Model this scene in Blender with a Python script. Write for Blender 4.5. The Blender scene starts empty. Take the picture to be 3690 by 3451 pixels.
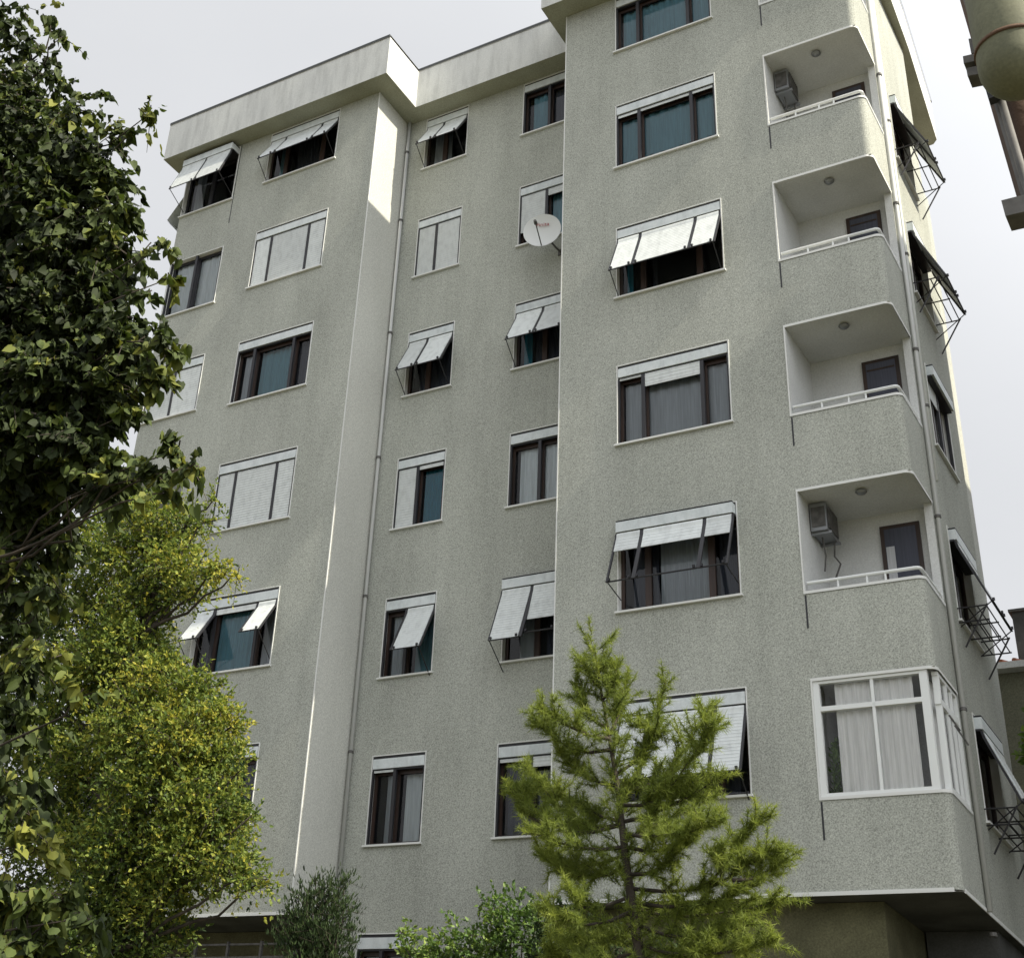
import bpy, bmesh, math, random
import numpy as np
from mathutils import Vector, Matrix
R_ = random.Random(7); RG = np.random.default_rng(5)
scene = bpy.context.scene; COL = scene.collection
# ------------------------------------------------------------------ camera
F_PX, CXP, CYP = 5110.16, 1255.84, 1383.83
CR = Vector((0.83096615, 0.54840064, 0.09355214)); CU = Vector((0.21706636, -0.47444238, 0.85310411))
CU = Vector((0.21706636, -0.47444238, 0.85310411)); CF = Vector((-0.51222794, 0.68859362, 0.51328489))
CC = Vector((9.46104, -18.74068, -16.31531))
cam = bpy.data.objects.new('camera', bpy.data.cameras.new('camera')); COL.objects.link(cam)
cam.matrix_world = Matrix(((CR.x, CU.x, -CF.x, CC.x), (CR.y, CU.y, -CF.y, CC.y), (CR.z, CU.z, -CF.z, CC.z), (0, 0, 0, 1)))
cam.data.sensor_width = 36; cam.data.lens = F_PX / 3690 * 36
cam.data.shift_x = (1845 - CXP) / 3690; cam.data.shift_y = -(1725.5 - CYP) / 3690
cam.data.clip_end = 3000; cam.data.clip_start = 0.05
scene.camera = cam
# ------------------------------------------------------------------ sun and sky
SUN = Vector((1.0, -0.027, 0.98)).normalized()
EXPO = 0.43
sun = bpy.data.objects.new('sun', bpy.data.lights.new('sun', 'SUN')); COL.objects.link(sun)
sun.data.energy = 5.5; sun.data.angle = math.radians(0.6); sun.data.color = (1.0, 0.92, 0.75)
sun.rotation_euler = SUN.to_track_quat('Z', 'Y').to_euler()
world = bpy.data.worlds.new('World'); scene.world = world; world.use_nodes = True
wn = world.node_tree.nodes; wl = world.node_tree.links; wn.clear()
sky = wn.new('ShaderNodeTexSky'); sky.sky_type = 'NISHITA'; sky.sun_disc = False
sky.sun_elevation = math.asin(SUN.z); sky.sun_rotation = math.atan2(SUN.x, SUN.y)
sky.air_density = 1.0; sky.dust_density = 3.0
bgs = wn.new('ShaderNodeBackground'); bgs.inputs[1].default_value = 0.05; wl.new(sky.outputs[0], bgs.inputs[0])
tc = wn.new('ShaderNodeTexCoord'); mp = wn.new('ShaderNodeMapping'); mp.inputs['Scale'].default_value = (1, 1, 2.2)
nz = wn.new('ShaderNodeTexNoise'); nz.inputs['Scale'].default_value = 2.2; nz.inputs['Detail'].default_value = 7; nz.inputs['Roughness'].default_value = 0.55
cr = wn.new('ShaderNodeValToRGB'); cr.color_ramp.elements[0].position = 0.3; cr.color_ramp.elements[1].position = 0.72
cr.color_ramp.elements[0].color = (0.64, 0.655, 0.68, 1); cr.color_ramp.elements[1].color = (0.70, 0.71, 0.73, 1)
bgc = wn.new('ShaderNodeBackground'); bgc.inputs[1].default_value = 0.86
wl.new(tc.outputs['Generated'], mp.inputs[0]); wl.new(mp.outputs[0], nz.inputs[0]); wl.new(nz.outputs[0], cr.inputs[0]); wl.new(cr.outputs[0], bgc.inputs[0])
# thin cloud is brighter round the veiled sun
dt_ = wn.new('ShaderNodeVectorMath'); dt_.operation = 'DOT_PRODUCT'; dt_.inputs[1].default_value = SUN; wl.new(tc.outputs['Generated'], dt_.inputs[0])
mr_ = wn.new('ShaderNodeMapRange'); mr_.interpolation_type = 'SMOOTHSTEP'; mr_.inputs[1].default_value = 0.15; mr_.inputs[2].default_value = 0.98; mr_.inputs[3].default_value = 0.86; mr_.inputs[4].default_value = 2.3
wl.new(dt_.outputs['Value'], mr_.inputs[0]); wl.new(mr_.outputs[0], bgc.inputs[1])
mx = wn.new('ShaderNodeMixShader'); mx.inputs[0].default_value = 0.95
wl.new(bgs.outputs[0], mx.inputs[1]); wl.new(bgc.outputs[0], mx.inputs[2])
wo = wn.new('ShaderNodeOutputWorld'); wl.new(mx.outputs[0], wo.inputs[0])
scene.view_settings.view_transform = 'Standard'; scene.view_settings.look = 'None'
scene.view_settings.exposure = EXPO; scene.view_settings.gamma = 1
scene.cycles.max_bounces = 6; scene.cycles.transparent_max_bounces = 12

def at(px, py, Y):                      # a pixel of the photograph carried to the vertical plane y = Y
    d = CF + CR * ((px - CXP) / F_PX) - CU * ((py - CYP) / F_PX)
    return CC + d * ((Y - CC.y) / d.y)
# ------------------------------------------------------------------ materials
def newmat(name, col, rough=0.8, metal=0.0):
    m = bpy.data.materials.new(name); m.use_nodes = True
    b = m.node_tree.nodes['Principled BSDF']
    b.inputs['Base Color'].default_value = (*col, 1); b.inputs['Roughness'].default_value = rough; b.inputs['Metallic'].default_value = metal
    return m
def noisy(name, c1, c2, scale, rough=0.85, bump=0.0, bscale=None, fine=None, dist=0.01, stretch=None, lo=0.35, hi=0.65):
    m = newmat(name, c1, rough); nt = m.node_tree; N = nt.nodes; L = nt.links; b = N['Principled BSDF']
    t = N.new('ShaderNodeTexCoord'); src = t.outputs['Object']
    if stretch:
        mpn = N.new('ShaderNodeMapping'); mpn.inputs['Scale'].default_value = stretch; L.new(src, mpn.inputs[0]); src = mpn.outputs[0]
    n = N.new('ShaderNodeTexNoise'); n.inputs['Scale'].default_value = scale; n.inputs['Detail'].default_value = 6
    L.new(src, n.inputs[0])
    r = N.new('ShaderNodeValToRGB'); r.color_ramp.elements[0].position = lo; r.color_ramp.elements[1].position = hi
    r.color_ramp.elements[0].color = (*c1, 1); r.color_ramp.elements[1].color = (*c2, 1)
    L.new(n.outputs[0], r.inputs[0]); out = r.outputs[0]
    if fine:
        fs, fa = fine
        n2 = N.new('ShaderNodeTexNoise'); n2.inputs['Scale'].default_value = fs; n2.inputs['Detail'].default_value = 3; n2.inputs['Roughness'].default_value = 0.7
        rm = N.new('ShaderNodeMapping'); rm.inputs['Rotation'].default_value = (.62, .41, .33); rm.inputs['Location'].default_value = (.137, .211, .173); L.new(t.outputs['Object'], rm.inputs[0]); L.new(rm.outputs[0], n2.inputs[0])
        mr = N.new('ShaderNodeMapRange'); mr.inputs[1].default_value = 0.3; mr.inputs[2].default_value = 0.7; mr.inputs[3].default_value = 1 - fa; mr.inputs[4].default_value = 1 + fa
        L.new(n2.outputs[0], mr.inputs[0])
        mm = N.new('ShaderNodeVectorMath'); mm.operation = 'SCALE'; L.new(out, mm.inputs[0]); L.new(mr.outputs[0], mm.inputs['Scale']); out = mm.outputs[0]
    L.new(out, b.inputs['Base Color'])
    if bump:
        n3 = N.new('ShaderNodeTexNoise'); n3.inputs['Scale'].default_value = bscale or scale; n3.inputs['Detail'].default_value = 4
        rm3 = N.new('ShaderNodeMapping'); rm3.inputs['Rotation'].default_value = (.52, .47, .23); L.new(t.outputs['Object'], rm3.inputs[0]); L.new(rm3.outputs[0], n3.inputs[0])
        bp = N.new('ShaderNodeBump'); bp.inputs['Strength'].default_value = bump; bp.inputs['Distance'].default_value = dist
        L.new(n3.outputs[0], bp.inputs['Height']); L.new(bp.outputs[0], b.inputs['Normal'])
    return m
M = {}
M['stucco'] = noisy('roughcast_render', (0.372, 0.386, 0.345), (0.432, 0.446, 0.402), 0.8, 0.97, 0.4, 60, (50, 0.46), 0.010, (1, 1, 0.35))
def weather(m, scale, stretch, amt, lo=.45, hi=.7):           # rain streaks and faded patches in the render itself
    nt = m.node_tree; N = nt.nodes; L = nt.links; b = N['Principled BSDF']; src = b.inputs['Base Color'].links[0].from_socket
    t = N.new('ShaderNodeTexCoord'); mpn = N.new('ShaderNodeMapping'); mpn.inputs['Scale'].default_value = stretch; L.new(t.outputs['Object'], mpn.inputs[0])
    n = N.new('ShaderNodeTexNoise'); n.inputs['Scale'].default_value = scale; n.inputs['Detail'].default_value = 5; n.inputs['Roughness'].default_value = .6; L.new(mpn.outputs[0], n.inputs[0])
    mr = N.new('ShaderNodeMapRange'); mr.inputs[1].default_value = lo; mr.inputs[2].default_value = hi; mr.inputs[3].default_value = 1; mr.inputs[4].default_value = 1 - amt; L.new(n.outputs[0], mr.inputs[0])
    mm = N.new('ShaderNodeVectorMath'); mm.operation = 'SCALE'; L.new(src, mm.inputs[0]); L.new(mr.outputs[0], mm.inputs['Scale']); L.new(mm.outputs[0], b.inputs['Base Color'])
weather(M['stucco'], 5, (1, 1, .10), .08); weather(M['stucco'], .55, (1, 1, .6), .12, .4, .65)
M['return'] = noisy('pale_render', (0.52, 0.525, 0.485), (0.59, 0.595, 0.55), 0.8, 0.95, 0.3, 60, (44, 0.25), 0.008, (1, 1, 0.35))  # paler and less grainy than the front render
M['fascia'] = noisy('fascia_render', (0.56, 0.57, 0.56), (0.64, 0.65, 0.63), 1.3, 0.9, 0.3, 40, (40, 0.12), 0.008, (1, 1, 0.4)); weather(M['fascia'], 6, (1, 1, .15), .20)
M['soffit'] = noisy('soffit_bounce_tint', (0.30, 0.305, 0.235), (0.36, 0.365, 0.285), 1.6, 0.9, 0.3, 40, (40, 0.2), 0.01)  # darker olive base colour carries the tint of bounced light
M['balcony'] = noisy('balcony_paint', (0.56, 0.57, 0.56), (0.63, 0.64, 0.63), 1.4, 0.9, 0.2, 40, (40, 0.12), 0.008)
M['trim'] = newmat('white_trim', (0.70, 0.71, 0.69), 0.7)
M['box'] = noisy('shutter_box_paint', (0.58, 0.63, 0.64), (0.66, 0.70, 0.71), 5, 0.55, 0, None, (30, 0.06))
M['dark'] = newmat('dark_rail', (0.018, 0.018, 0.022), 0.5)
M['coping'] = newmat('dark_coping', (0.06, 0.065, 0.065), 0.7)
M['wood'] = noisy('brown_wood', (0.022, 0.013, 0.010), (0.045, 0.025, 0.018), 9, 0.5, 0, None, None, 0.01, (1, 1, 0.1))
M['room'] = newmat('dark_room', (0.03, 0.032, 0.04), 0.9)
M['pipe'] = newmat('grey_pipe', (0.5, 0.51, 0.5), 0.5)
M['metal'] = newmat('grey_metal', (0.28, 0.29, 0.3), 0.45, 0.6)
M['white'] = newmat('white_paint', (0.74, 0.76, 0.75), 0.5)
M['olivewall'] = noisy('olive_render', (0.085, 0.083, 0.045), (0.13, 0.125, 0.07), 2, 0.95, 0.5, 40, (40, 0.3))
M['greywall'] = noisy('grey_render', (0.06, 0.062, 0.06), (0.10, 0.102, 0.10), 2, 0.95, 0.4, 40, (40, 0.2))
M['nbwall'] = noisy('neighbour_render', (0.12, 0.12, 0.085), (0.17, 0.17, 0.12), 0.8, 0.95, 0.4, 40, (30, 0.3))
M['tile'] = noisy('roof_tile', (0.22, 0.07, 0.035), (0.34, 0.13, 0.07), 6, 0.85, 0.5, 12, None, 0.03)
M['bark'] = noisy('bark', (0.025, 0.02, 0.015), (0.06, 0.048, 0.036), 9, 0.95, 0.9, 18, None, 0.02, (1, 1, 0.25))
M['ground'] = noisy('ground_soil', (0.05, 0.05, 0.03), (0.11, 0.10, 0.06), 0.6, 0.95, 0.6, 6, (12, 0.3), 0.05)
M['poleb'] = noisy('pole_brown', (0.05, 0.026, 0.014), (0.10, 0.055, 0.03), 4, 0.85, 0.5, 20, None, 0.01, (1, 1, 0.15))
M['housing'] = noisy('olive_enamel', (0.10, 0.103, 0.06), (0.145, 0.148, 0.09), 4, 0.75, 0.15, 60, (60, 0.15), 0.005)
M['steel'] = noisy('weathered_steel', (0.07, 0.068, 0.065), (0.13, 0.125, 0.12), 12, 0.7)
def slat_mat():
    m = newmat('shutter_slats', (0.62, 0.65, 0.64), 0.55); nt = m.node_tree; N = nt.nodes; L = nt.links; b = N['Principled BSDF']
    uv = N.new('ShaderNodeUVMap'); w = N.new('ShaderNodeTexWave'); w.bands_direction = 'Y'; w.inputs['Scale'].default_value = 9.0; w.inputs['Distortion'].default_value = 0
    L.new(uv.outputs[0], w.inputs[0])
    bp = N.new('ShaderNodeBump'); bp.inputs['Strength'].default_value = 0.3; bp.inputs['Distance'].default_value = 0.003
    L.new(w.outputs[0], bp.inputs['Height']); L.new(bp.outputs[0], b.inputs['Normal'])
    n = N.new('ShaderNodeTexNoise'); n.inputs['Scale'].default_value = 25; t = N.new('ShaderNodeTexCoord'); L.new(t.outputs['Object'], n.inputs[0])
    r = N.new('ShaderNodeValToRGB'); r.color_ramp.elements[0].color = (0.64, 0.68, 0.68, 1); r.color_ramp.elements[1].color = (0.74, 0.77, 0.76, 1)
    L.new(n.outputs[0], r.inputs[0]); L.new(r.outputs[0], b.inputs['Base Color'])
    return m
M['slat'] = slat_mat()
weather(M['box'], 7, (1, 1, .4), .16)
weather(M['slat'], 9, (1, 1, .5), .18)
_n = M['slat'].node_tree; _b = _n.nodes['Principled BSDF']; _s = _b.inputs['Base Color'].links[0].from_socket; _o = _n.nodes.new('ShaderNodeObjectInfo'); _r = _n.nodes.new('ShaderNodeMapRange'); _r.inputs[3].default_value = .84; _r.inputs[4].default_value = 1.08
_m = _n.nodes.new('ShaderNodeVectorMath'); _m.operation = 'SCALE'; _n.links.new(_o.outputs['Random'], _r.inputs[0]); _n.links.new(_s, _m.inputs[0]); _n.links.new(_r.outputs[0], _m.inputs['Scale']); _n.links.new(_m.outputs[0], _b.inputs['Base Color'])
def glass_mat(name, tint, refl=1.45):
    m = bpy.data.materials.new(name); m.use_nodes = True; N = m.node_tree.nodes; L = m.node_tree.links; N.clear()
    o = N.new('ShaderNodeOutputMaterial'); mxs = N.new('ShaderNodeMixShader'); tr = N.new('ShaderNodeBsdfTransparent'); gl = N.new('ShaderNodeBsdfGlossy')
    fr = N.new('ShaderNodeFresnel'); fr.inputs[0].default_value = refl
    tr.inputs[0].default_value = (*tint, 1); gl.inputs['Roughness'].default_value = 0.04
    L.new(fr.outputs[0], mxs.inputs[0]); L.new(tr.outputs[0], mxs.inputs[1]); L.new(gl.outputs[0], mxs.inputs[2]); L.new(mxs.outputs[0], o.inputs[0])
    return m
M['glass'] = glass_mat('window_glass', (0.84, 0.89, 0.92), 1.55); M['glassc'] = glass_mat('clear_glass', (1, 1, 1), 1.3)
def curt(name, c):
    m = noisy(name, tuple(x * .8 for x in c), c, 3, 0.95, 0, None, None, 0.01, (18, 18, 0.6)); return m
M['c_teal'] = curt('teal_curtain', (0.20, 0.38, 0.44)); M['c_blue'] = curt('deep_teal_curtain', (0.03, 0.22, 0.30))
M['c_grey'] = curt('grey_net_curtain', (0.50, 0.51, 0.53)); M['c_white'] = curt('white_net_curtain', (0.86, 0.87, 0.86)); M['c_dark'] = curt('dark_curtain', (0.07, 0.075, 0.10))
def leafmat(name, cols, trans=0.3, rough=0.55):
    m = newmat(name, cols[0], rough); nt = m.node_tree; N = nt.nodes; L = nt.links; b = N['Principled BSDF']; o = N['Material Output']
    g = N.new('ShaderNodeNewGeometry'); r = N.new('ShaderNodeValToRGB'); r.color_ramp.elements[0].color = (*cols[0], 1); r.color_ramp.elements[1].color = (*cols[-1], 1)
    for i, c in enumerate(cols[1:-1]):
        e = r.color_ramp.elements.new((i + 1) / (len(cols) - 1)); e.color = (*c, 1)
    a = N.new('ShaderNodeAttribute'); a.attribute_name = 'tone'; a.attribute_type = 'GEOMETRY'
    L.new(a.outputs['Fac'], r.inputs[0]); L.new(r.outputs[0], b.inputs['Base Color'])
    t = N.new('ShaderNodeBsdfTranslucent'); L.new(r.outputs[0], t.inputs[0])
    x = N.new('ShaderNodeMixShader'); x.inputs[0].default_value = trans
    L.new(b.outputs[0], x.inputs[1]); L.new(t.outputs[0], x.inputs[2]); L.new(x.outputs[0], o.inputs[0])
    return m
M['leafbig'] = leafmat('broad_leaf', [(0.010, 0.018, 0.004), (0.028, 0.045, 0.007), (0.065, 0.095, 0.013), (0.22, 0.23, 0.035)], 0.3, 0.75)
M['leaffine'] = leafmat('fine_leaf', [(0.022, 0.048, 0.012), (0.11, 0.17, 0.028), (0.25, 0.30, 0.045), (0.48, 0.44, 0.06)], 0.42, 0.7)
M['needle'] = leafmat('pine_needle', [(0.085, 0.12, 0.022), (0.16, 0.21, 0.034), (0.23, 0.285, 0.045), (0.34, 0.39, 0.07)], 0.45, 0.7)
M['shrubdark'] = leafmat('dark_shrub_leaf', [(0.012, 0.028, 0.006), (0.028, 0.055, 0.012), (0.06, 0.095, 0.02)], 0.15, 0.85)
M['shrublite'] = leafmat('bright_shrub_leaf', [(0.05, 0.10, 0.02), (0.10, 0.18, 0.03), (0.24, 0.32, 0.05)], 0.3)
# ------------------------------------------------------------------ object helpers
def props(o, label=None, cat=None, group=None, kind=None):
    if label: o['label'] = label
    if cat: o['category'] = cat
    if group: o['group'] = group
    if kind: o['kind'] = kind
    return o
def empty(name, loc, label, cat, group=None):
    o = bpy.data.objects.new(name, None); COL.objects.link(o); o.location = loc; o.empty_display_size = .3
    o['_loc'] = list(loc); del o['_loc']
    return props(o, label, cat, group)
class MB:                                # collects verts and faces in world space
    def __init__(s): s.v = []; s.f = []; s.uv = {}
    def quad(s, a, b, c, d):
        i = len(s.v); s.v += [Vector(a), Vector(b), Vector(c), Vector(d)]; s.f.append((i, i+1, i+2, i+3)); return len(s.f) - 1
    def box(s, lo, hi, T=None):
        x0, y0, z0 = lo; x1, y1, z1 = hi
        P = [Vector(p) for p in ((x0,y0,z0),(x1,y0,z0),(x1,y1,z0),(x0,y1,z0),(x0,y0,z1),(x1,y0,z1),(x1,y1,z1),(x0,y1,z1))]
        if T: P = [T(p) for p in P]
        i = len(s.v); s.v += P
        s.f += [tuple(i + k for k in q) for q in ((0,3,2,1),(4,5,6,7),(0,1,5,4),(1,2,6,5),(2,3,7,6),(3,0,4,7))]
    def tube(s, pts, rads, n=6, cap=True):
        pts = [Vector(p) for p in pts]
        if not hasattr(rads, '__len__'): rads = [rads] * len(pts)
        i0 = len(s.v)
        for k, p in enumerate(pts):
            t = (pts[min(k+1, len(pts)-1)] - pts[max(k-1, 0)]).normalized()
            a = t.cross(Vector((0.3, 0.2, 1))); a = a.normalized() if a.length > 1e-3 else Vector((1, 0, 0)); b = t.cross(a)
            for j in range(n):
                th = 2 * math.pi * j / n; s.v.append(p + (a * math.cos(th) + b * math.sin(th)) * rads[k])
        for k in range(len(pts) - 1):
            for j in range(n):
                q = i0 + k * n; s.f.append((q + j, q + (j+1) % n, q + n + (j+1) % n, q + n + j))
        if cap: s.f.append(tuple(i0 + j for j in range(n))[::-1]); s.f.append(tuple(i0 + (len(pts)-1) * n + j for j in range(n)))
    def build(s, name, mat, parent=None, smooth=False, uv=None):
        me = bpy.data.meshes.new(name)
        off = parent_world(parent)
        me.from_pydata([tuple(v - off) for v in s.v], [], s.f); me.materials.append(mat)
        bm = bmesh.new(); bm.from_mesh(me); bmesh.ops.recalc_face_normals(bm, faces=bm.faces) if not uv else None; bm.to_mesh(me); bm.free()
        if smooth:
            for p in me.polygons: p.use_smooth = True
        o = bpy.data.objects.new(name, me); COL.objects.link(o)
        if parent: o.parent = parent
        return o
def parent_world(p):
    w = Vector((0, 0, 0))
    while p is not None: w += p.location; p = p.parent
    return w
def quads_obj(name, V, F, mat, parent, tone=None, smooth=False):      # numpy arrays to one mesh
    me = bpy.data.meshes.new(name); off = np.array(parent_world(parent))
    V = (V - off).astype(np.float32); n = F.shape[1]
    me.vertices.add(len(V)); me.vertices.foreach_set('co', V.ravel())
    me.loops.add(F.size); me.loops.foreach_set('vertex_index', F.ravel().astype(np.int32))
    me.polygons.add(len(F)); me.polygons.foreach_set('loop_start', np.arange(0, F.size, n, dtype=np.int32))
    me.update(calc_edges=True)
    if tone is not None:
        a = me.attributes.new('tone', 'FLOAT', 'FACE'); a.data.foreach_set('value', tone.astype(np.float32))
    me.materials.append(mat); o = bpy.data.objects.new(name, me); COL.objects.link(o)
    if parent: o.parent = parent
    return o

def rnd_dirs(n):
    v = RG.normal(size=(n, 3)); return v / np.linalg.norm(v, axis=1)[:, None]
def norm(v): return v / np.maximum(np.linalg.norm(v, axis=-1), 1e-9)[..., None]
def leaves_mesh(name, P, tip, size, wid, mat, parent, tone, fold=.25, heart=False):
    """P bases (n,3), tip dirs (n,3): each leaf a folded pointed blade of six corners"""
    n = len(P); tip = norm(tip); side = norm(np.cross(tip, rnd_dirs(n))); nor = np.cross(side, tip)
    L = size * RG.uniform(.5, 1.25, n); Wd = L * wid
    def pt(a, b, c): return P + tip * (L * a)[:, None] + side * (Wd * b)[:, None] + nor * (Wd * c)[:, None]
    V = np.stack([pt(0, 0, 0), pt(.22, .5, fold * .5), pt(.6, .40, fold * .4), pt(1, 0, -.1), pt(.6, -.40, fold * .4), pt(.22, -.5, fold * .5)], 1) if not heart else \
        np.stack([pt(.08, 0, 0), pt(-.04, .26, fold * .3), pt(.16, .5, fold * .5), pt(.55, .40, fold * .4), pt(1.05, 0, -.15), pt(.55, -.40, fold * .4), pt(.16, -.5, fold * .5), pt(-.04, -.26, fold * .3)], 1)
    if heart:
        idx = np.arange(n)[:, None] * 8
        F = np.concatenate([idx + np.array([[0, 1, 2, 3, 4]]), idx + np.array([[0, 4, 5, 6, 7]])], 0)
        return quads_obj(name, V.reshape(-1, 3), F, mat, parent, np.concatenate([tone, tone]))
    idx = np.arange(n)[:, None] * 6
    F = np.concatenate([idx + np.array([[0, 1, 2, 3]]), idx + np.array([[0, 3, 4, 5]])], 0)
    return quads_obj(name, V.reshape(-1, 3), F, mat, parent, np.concatenate([tone, tone]))
# ------------------------------------------------------------------ the apartment building
XL, XLW, YL, YR = -9.97, -4.56, 0.09, 1.317
XR, YS, XB = 5.536, 4.0, 4.75
ZB, ZS, ZP, OV = -12.03, 5.25, 6.36, 0.45
ZT0, FH, WH = 5.272, 2.9, 1.49
def zt(k): return ZT0 - FH * k
bld = empty('apartment_building', (0, 0, ZB), 'grey rendered apartment block with many shuttered windows and stacked balconies on its right wing', 'apartment building')
W1 = (1.08, 2.985); W2 = (-4.058, -3.01); W3 = (-1.628, -0.43); W4 = (-7.489, -5.601); W5 = (-9.93, -8.43)
BA = 3.92; BD = 1.25; CRN = 0.11
def path_wall(mb, pts, z0, z1, holes):
    # pts: plan polyline; holes: (u0,u1,za,zb) in arc length
    us = [0]
    for a, b in zip(pts, pts[1:]): us.append(us[-1] + math.hypot(b[0]-a[0], b[1]-a[1]))
    U = sorted(set([round(u, 5) for u in us] + [round(h[i], 5) for h in holes for i in (0, 1) if 0 < h[i] < us[-1]]))
    Z = sorted(set([z0, z1] + [round(h[i], 5) for h in holes for i in (2, 3) if z0 < h[i] < z1]))
    def P(u):
        for k in range(len(us) - 1):
            if u <= us[k+1] + 1e-6:
                t = (u - us[k]) / (us[k+1] - us[k]); return (pts[k][0] + t * (pts[k+1][0]-pts[k][0]), pts[k][1] + t * (pts[k+1][1]-pts[k][1]))
    for i in range(len(U) - 1):
        for j in range(len(Z) - 1):
            um, zm = (U[i]+U[i+1])/2, (Z[j]+Z[j+1])/2
            if any(h[0] < um < h[1] and h[2] < zm < h[3] for h in holes): continue
            a, b = P(U[i]), P(U[i+1])
            mb.quad((*a, Z[j]), (*b, Z[j]), (*b, Z[j+1]), (*a, Z[j+1]))
# right wing: left flank, front, rounded corner, right flank
arc = [(XR - CRN + CRN * math.sin(t), CRN - CRN * math.cos(t)) for t in [math.pi/2 * k / 6 for k in range(7)]]
front_r = [(0, YR), (0, 0)] + arc + [(XR, YS)]
uf = YR                                   # arc length where the front starts
u_side = uf + (XR - CRN) + CRN * math.pi / 2 - CRN    # add y to get arc length on the flank
holes = [(uf + W1[0], uf + W1[1], zt(k) - WH, min(zt(k), ZS - .06)) for k in range(6)]
BT = [2.387 - FH * (r - 1) for r in range(0, 6)]; BT[0] = ZS - .12; BS = [0.7506 - FH * (r - 1) for r in range(0, 6)]
holes += [(uf + BA, u_side + 1.1, BS[r], BT[r]) for r in range(0, 6)]
SW = [(1.95, 3.25)]
side_holes = [(u_side + a, u_side + b, zt(k) - WH, zt(k)) for k in range(1, 7) if zt(k) - WH > ZB for a, b in SW]
wl_ = MB(); path_wall(wl_, front_r, ZB, ZS, holes + side_holes)
# set back rear flank
path_wall(wl_, [(XR, YS), (XB, YS), (XB, 9), (XL + 3, 9), (XL, 9), (XL, YL)], ZB, ZS, [])
# left wing front with return
hl = []
for k in range(0, 6): hl.append((W4[0] - XL, W4[1] - XL, zt(k) - WH, min(zt(k), ZS - .06)))
z5 = {0: (3.66, ZS - .05), 1: (0.80, 2.30), 2: (-1.92, -0.55), 3: (-4.95, -3.30), 4: (-7.85, -6.35), 5: (-10.75, -9.25)}
for k in range(6): hl.append((W5[0] - XL, W5[1] - XL, z5[k][0], z5[k][1]))
path_wall(wl_, [(XL, YL), (XLW, YL)], ZB, ZS, hl)
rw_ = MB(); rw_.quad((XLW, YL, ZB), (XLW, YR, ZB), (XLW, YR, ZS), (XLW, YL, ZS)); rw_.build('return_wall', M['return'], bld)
# recess
hr = [(W2[0] - XLW, W2[1] - XLW, zt(k) - WH, min(zt(k), ZS - .06)) for k in range(7) if True]
hr += [(W3[0] - XLW, W3[1] - XLW, zt(k) - WH, min(zt(k), ZS - .06)) for k in range(6)]
path_wall(wl_, [(XLW, YR), (0, YR)], -15.2, ZS, hr)
wall = wl_.build('wall', M['stucco'], bld)
# light corner beads along the outer arrises
cb = MB()
cb.box((-0.006, -0.006, ZB), (0.012, 0.012, ZS)); cb.box((XLW - .012, YL - .006, ZB), (XLW + .006, YL + .012, ZS))
cb.box((0, -0.012, ZB - .03), (XR - .1, 0.3, ZB + 0.02)); cb.box((XL, YL - 0.012, ZB - .03), (XLW, YL + .3, ZB + .02))
cb.box((XR - .3, 0.1, ZB - .03), (XR + .012, YS, ZB + .02))
cb.build('corner_bead', M['trim'], bld)
# eaves, fascia, coping
def ring(mb, plan, z0, z1):
    n = len(plan)
    for i in range(n):
        a, b = plan[i], plan[(i+1) % n]; mb.quad((*a, z0), (*b, z0), (*b, z1), (*a, z1))
er = XR + 0.24
plan = [(XL - OV, YL - OV), (XLW + OV, YL - OV), (XLW + OV, YR - OV), (-OV + .1, YR - OV), (-OV + .1, -OV), (er - .1, -OV), (er, -OV + .1),
        (er, 1), (er - .12, 4), (er - .33, 7.0), (er - .43, 7.12), (XB - .3, 7.2), (XB - .3, 9 + OV), (XL - OV, 9 + OV)]
fs = MB(); ring(fs, plan, ZS, ZP); fs.build('parapet', M['fascia'], bld)
def poly(mb, plan, z, flip=False):
    i = len(mb.v); mb.v += [Vector((x, y, z)) for x, y in plan]; mb.f.append(tuple(range(i, i + len(plan))))
sf = MB(); poly(sf, plan, ZS + .001); sf.build('soffit', M['soffit'], bld)
rf = MB(); poly(rf, plan, ZP - .02)
rf.build('roof', M['coping'], bld)
cp = MB(); ring(cp, [(x + (0.02 if x > -1 else -0.0), y - 0.02) for x, y in plan], ZP - .05, ZP + .02); cp.build('coping', M['coping'], bld)
# underside of the overhanging wings
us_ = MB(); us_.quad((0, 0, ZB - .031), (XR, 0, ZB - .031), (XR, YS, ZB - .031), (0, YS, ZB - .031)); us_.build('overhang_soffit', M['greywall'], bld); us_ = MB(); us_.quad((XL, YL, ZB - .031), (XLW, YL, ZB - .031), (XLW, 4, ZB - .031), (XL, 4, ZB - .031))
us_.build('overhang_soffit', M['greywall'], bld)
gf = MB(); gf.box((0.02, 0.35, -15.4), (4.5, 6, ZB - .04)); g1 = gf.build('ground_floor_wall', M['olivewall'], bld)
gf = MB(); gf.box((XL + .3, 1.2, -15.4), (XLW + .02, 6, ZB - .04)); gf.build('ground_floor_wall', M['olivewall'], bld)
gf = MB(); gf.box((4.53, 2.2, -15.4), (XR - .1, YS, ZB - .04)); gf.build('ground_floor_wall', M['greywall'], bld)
# railing of the garden terrace under the left wing
rl = MB()
for z in (-12.42, -12.62, -12.82): rl.box((XL + .5, 0.5, z), (XLW - .1, 0.53, z + .03))
for i in range(8): rl.box((XL + .5 + i * .68, .49, -13.6), (XL + .54 + i * .68, .54, -12.36))
rl.build('railing', M['steel'], bld)

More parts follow.
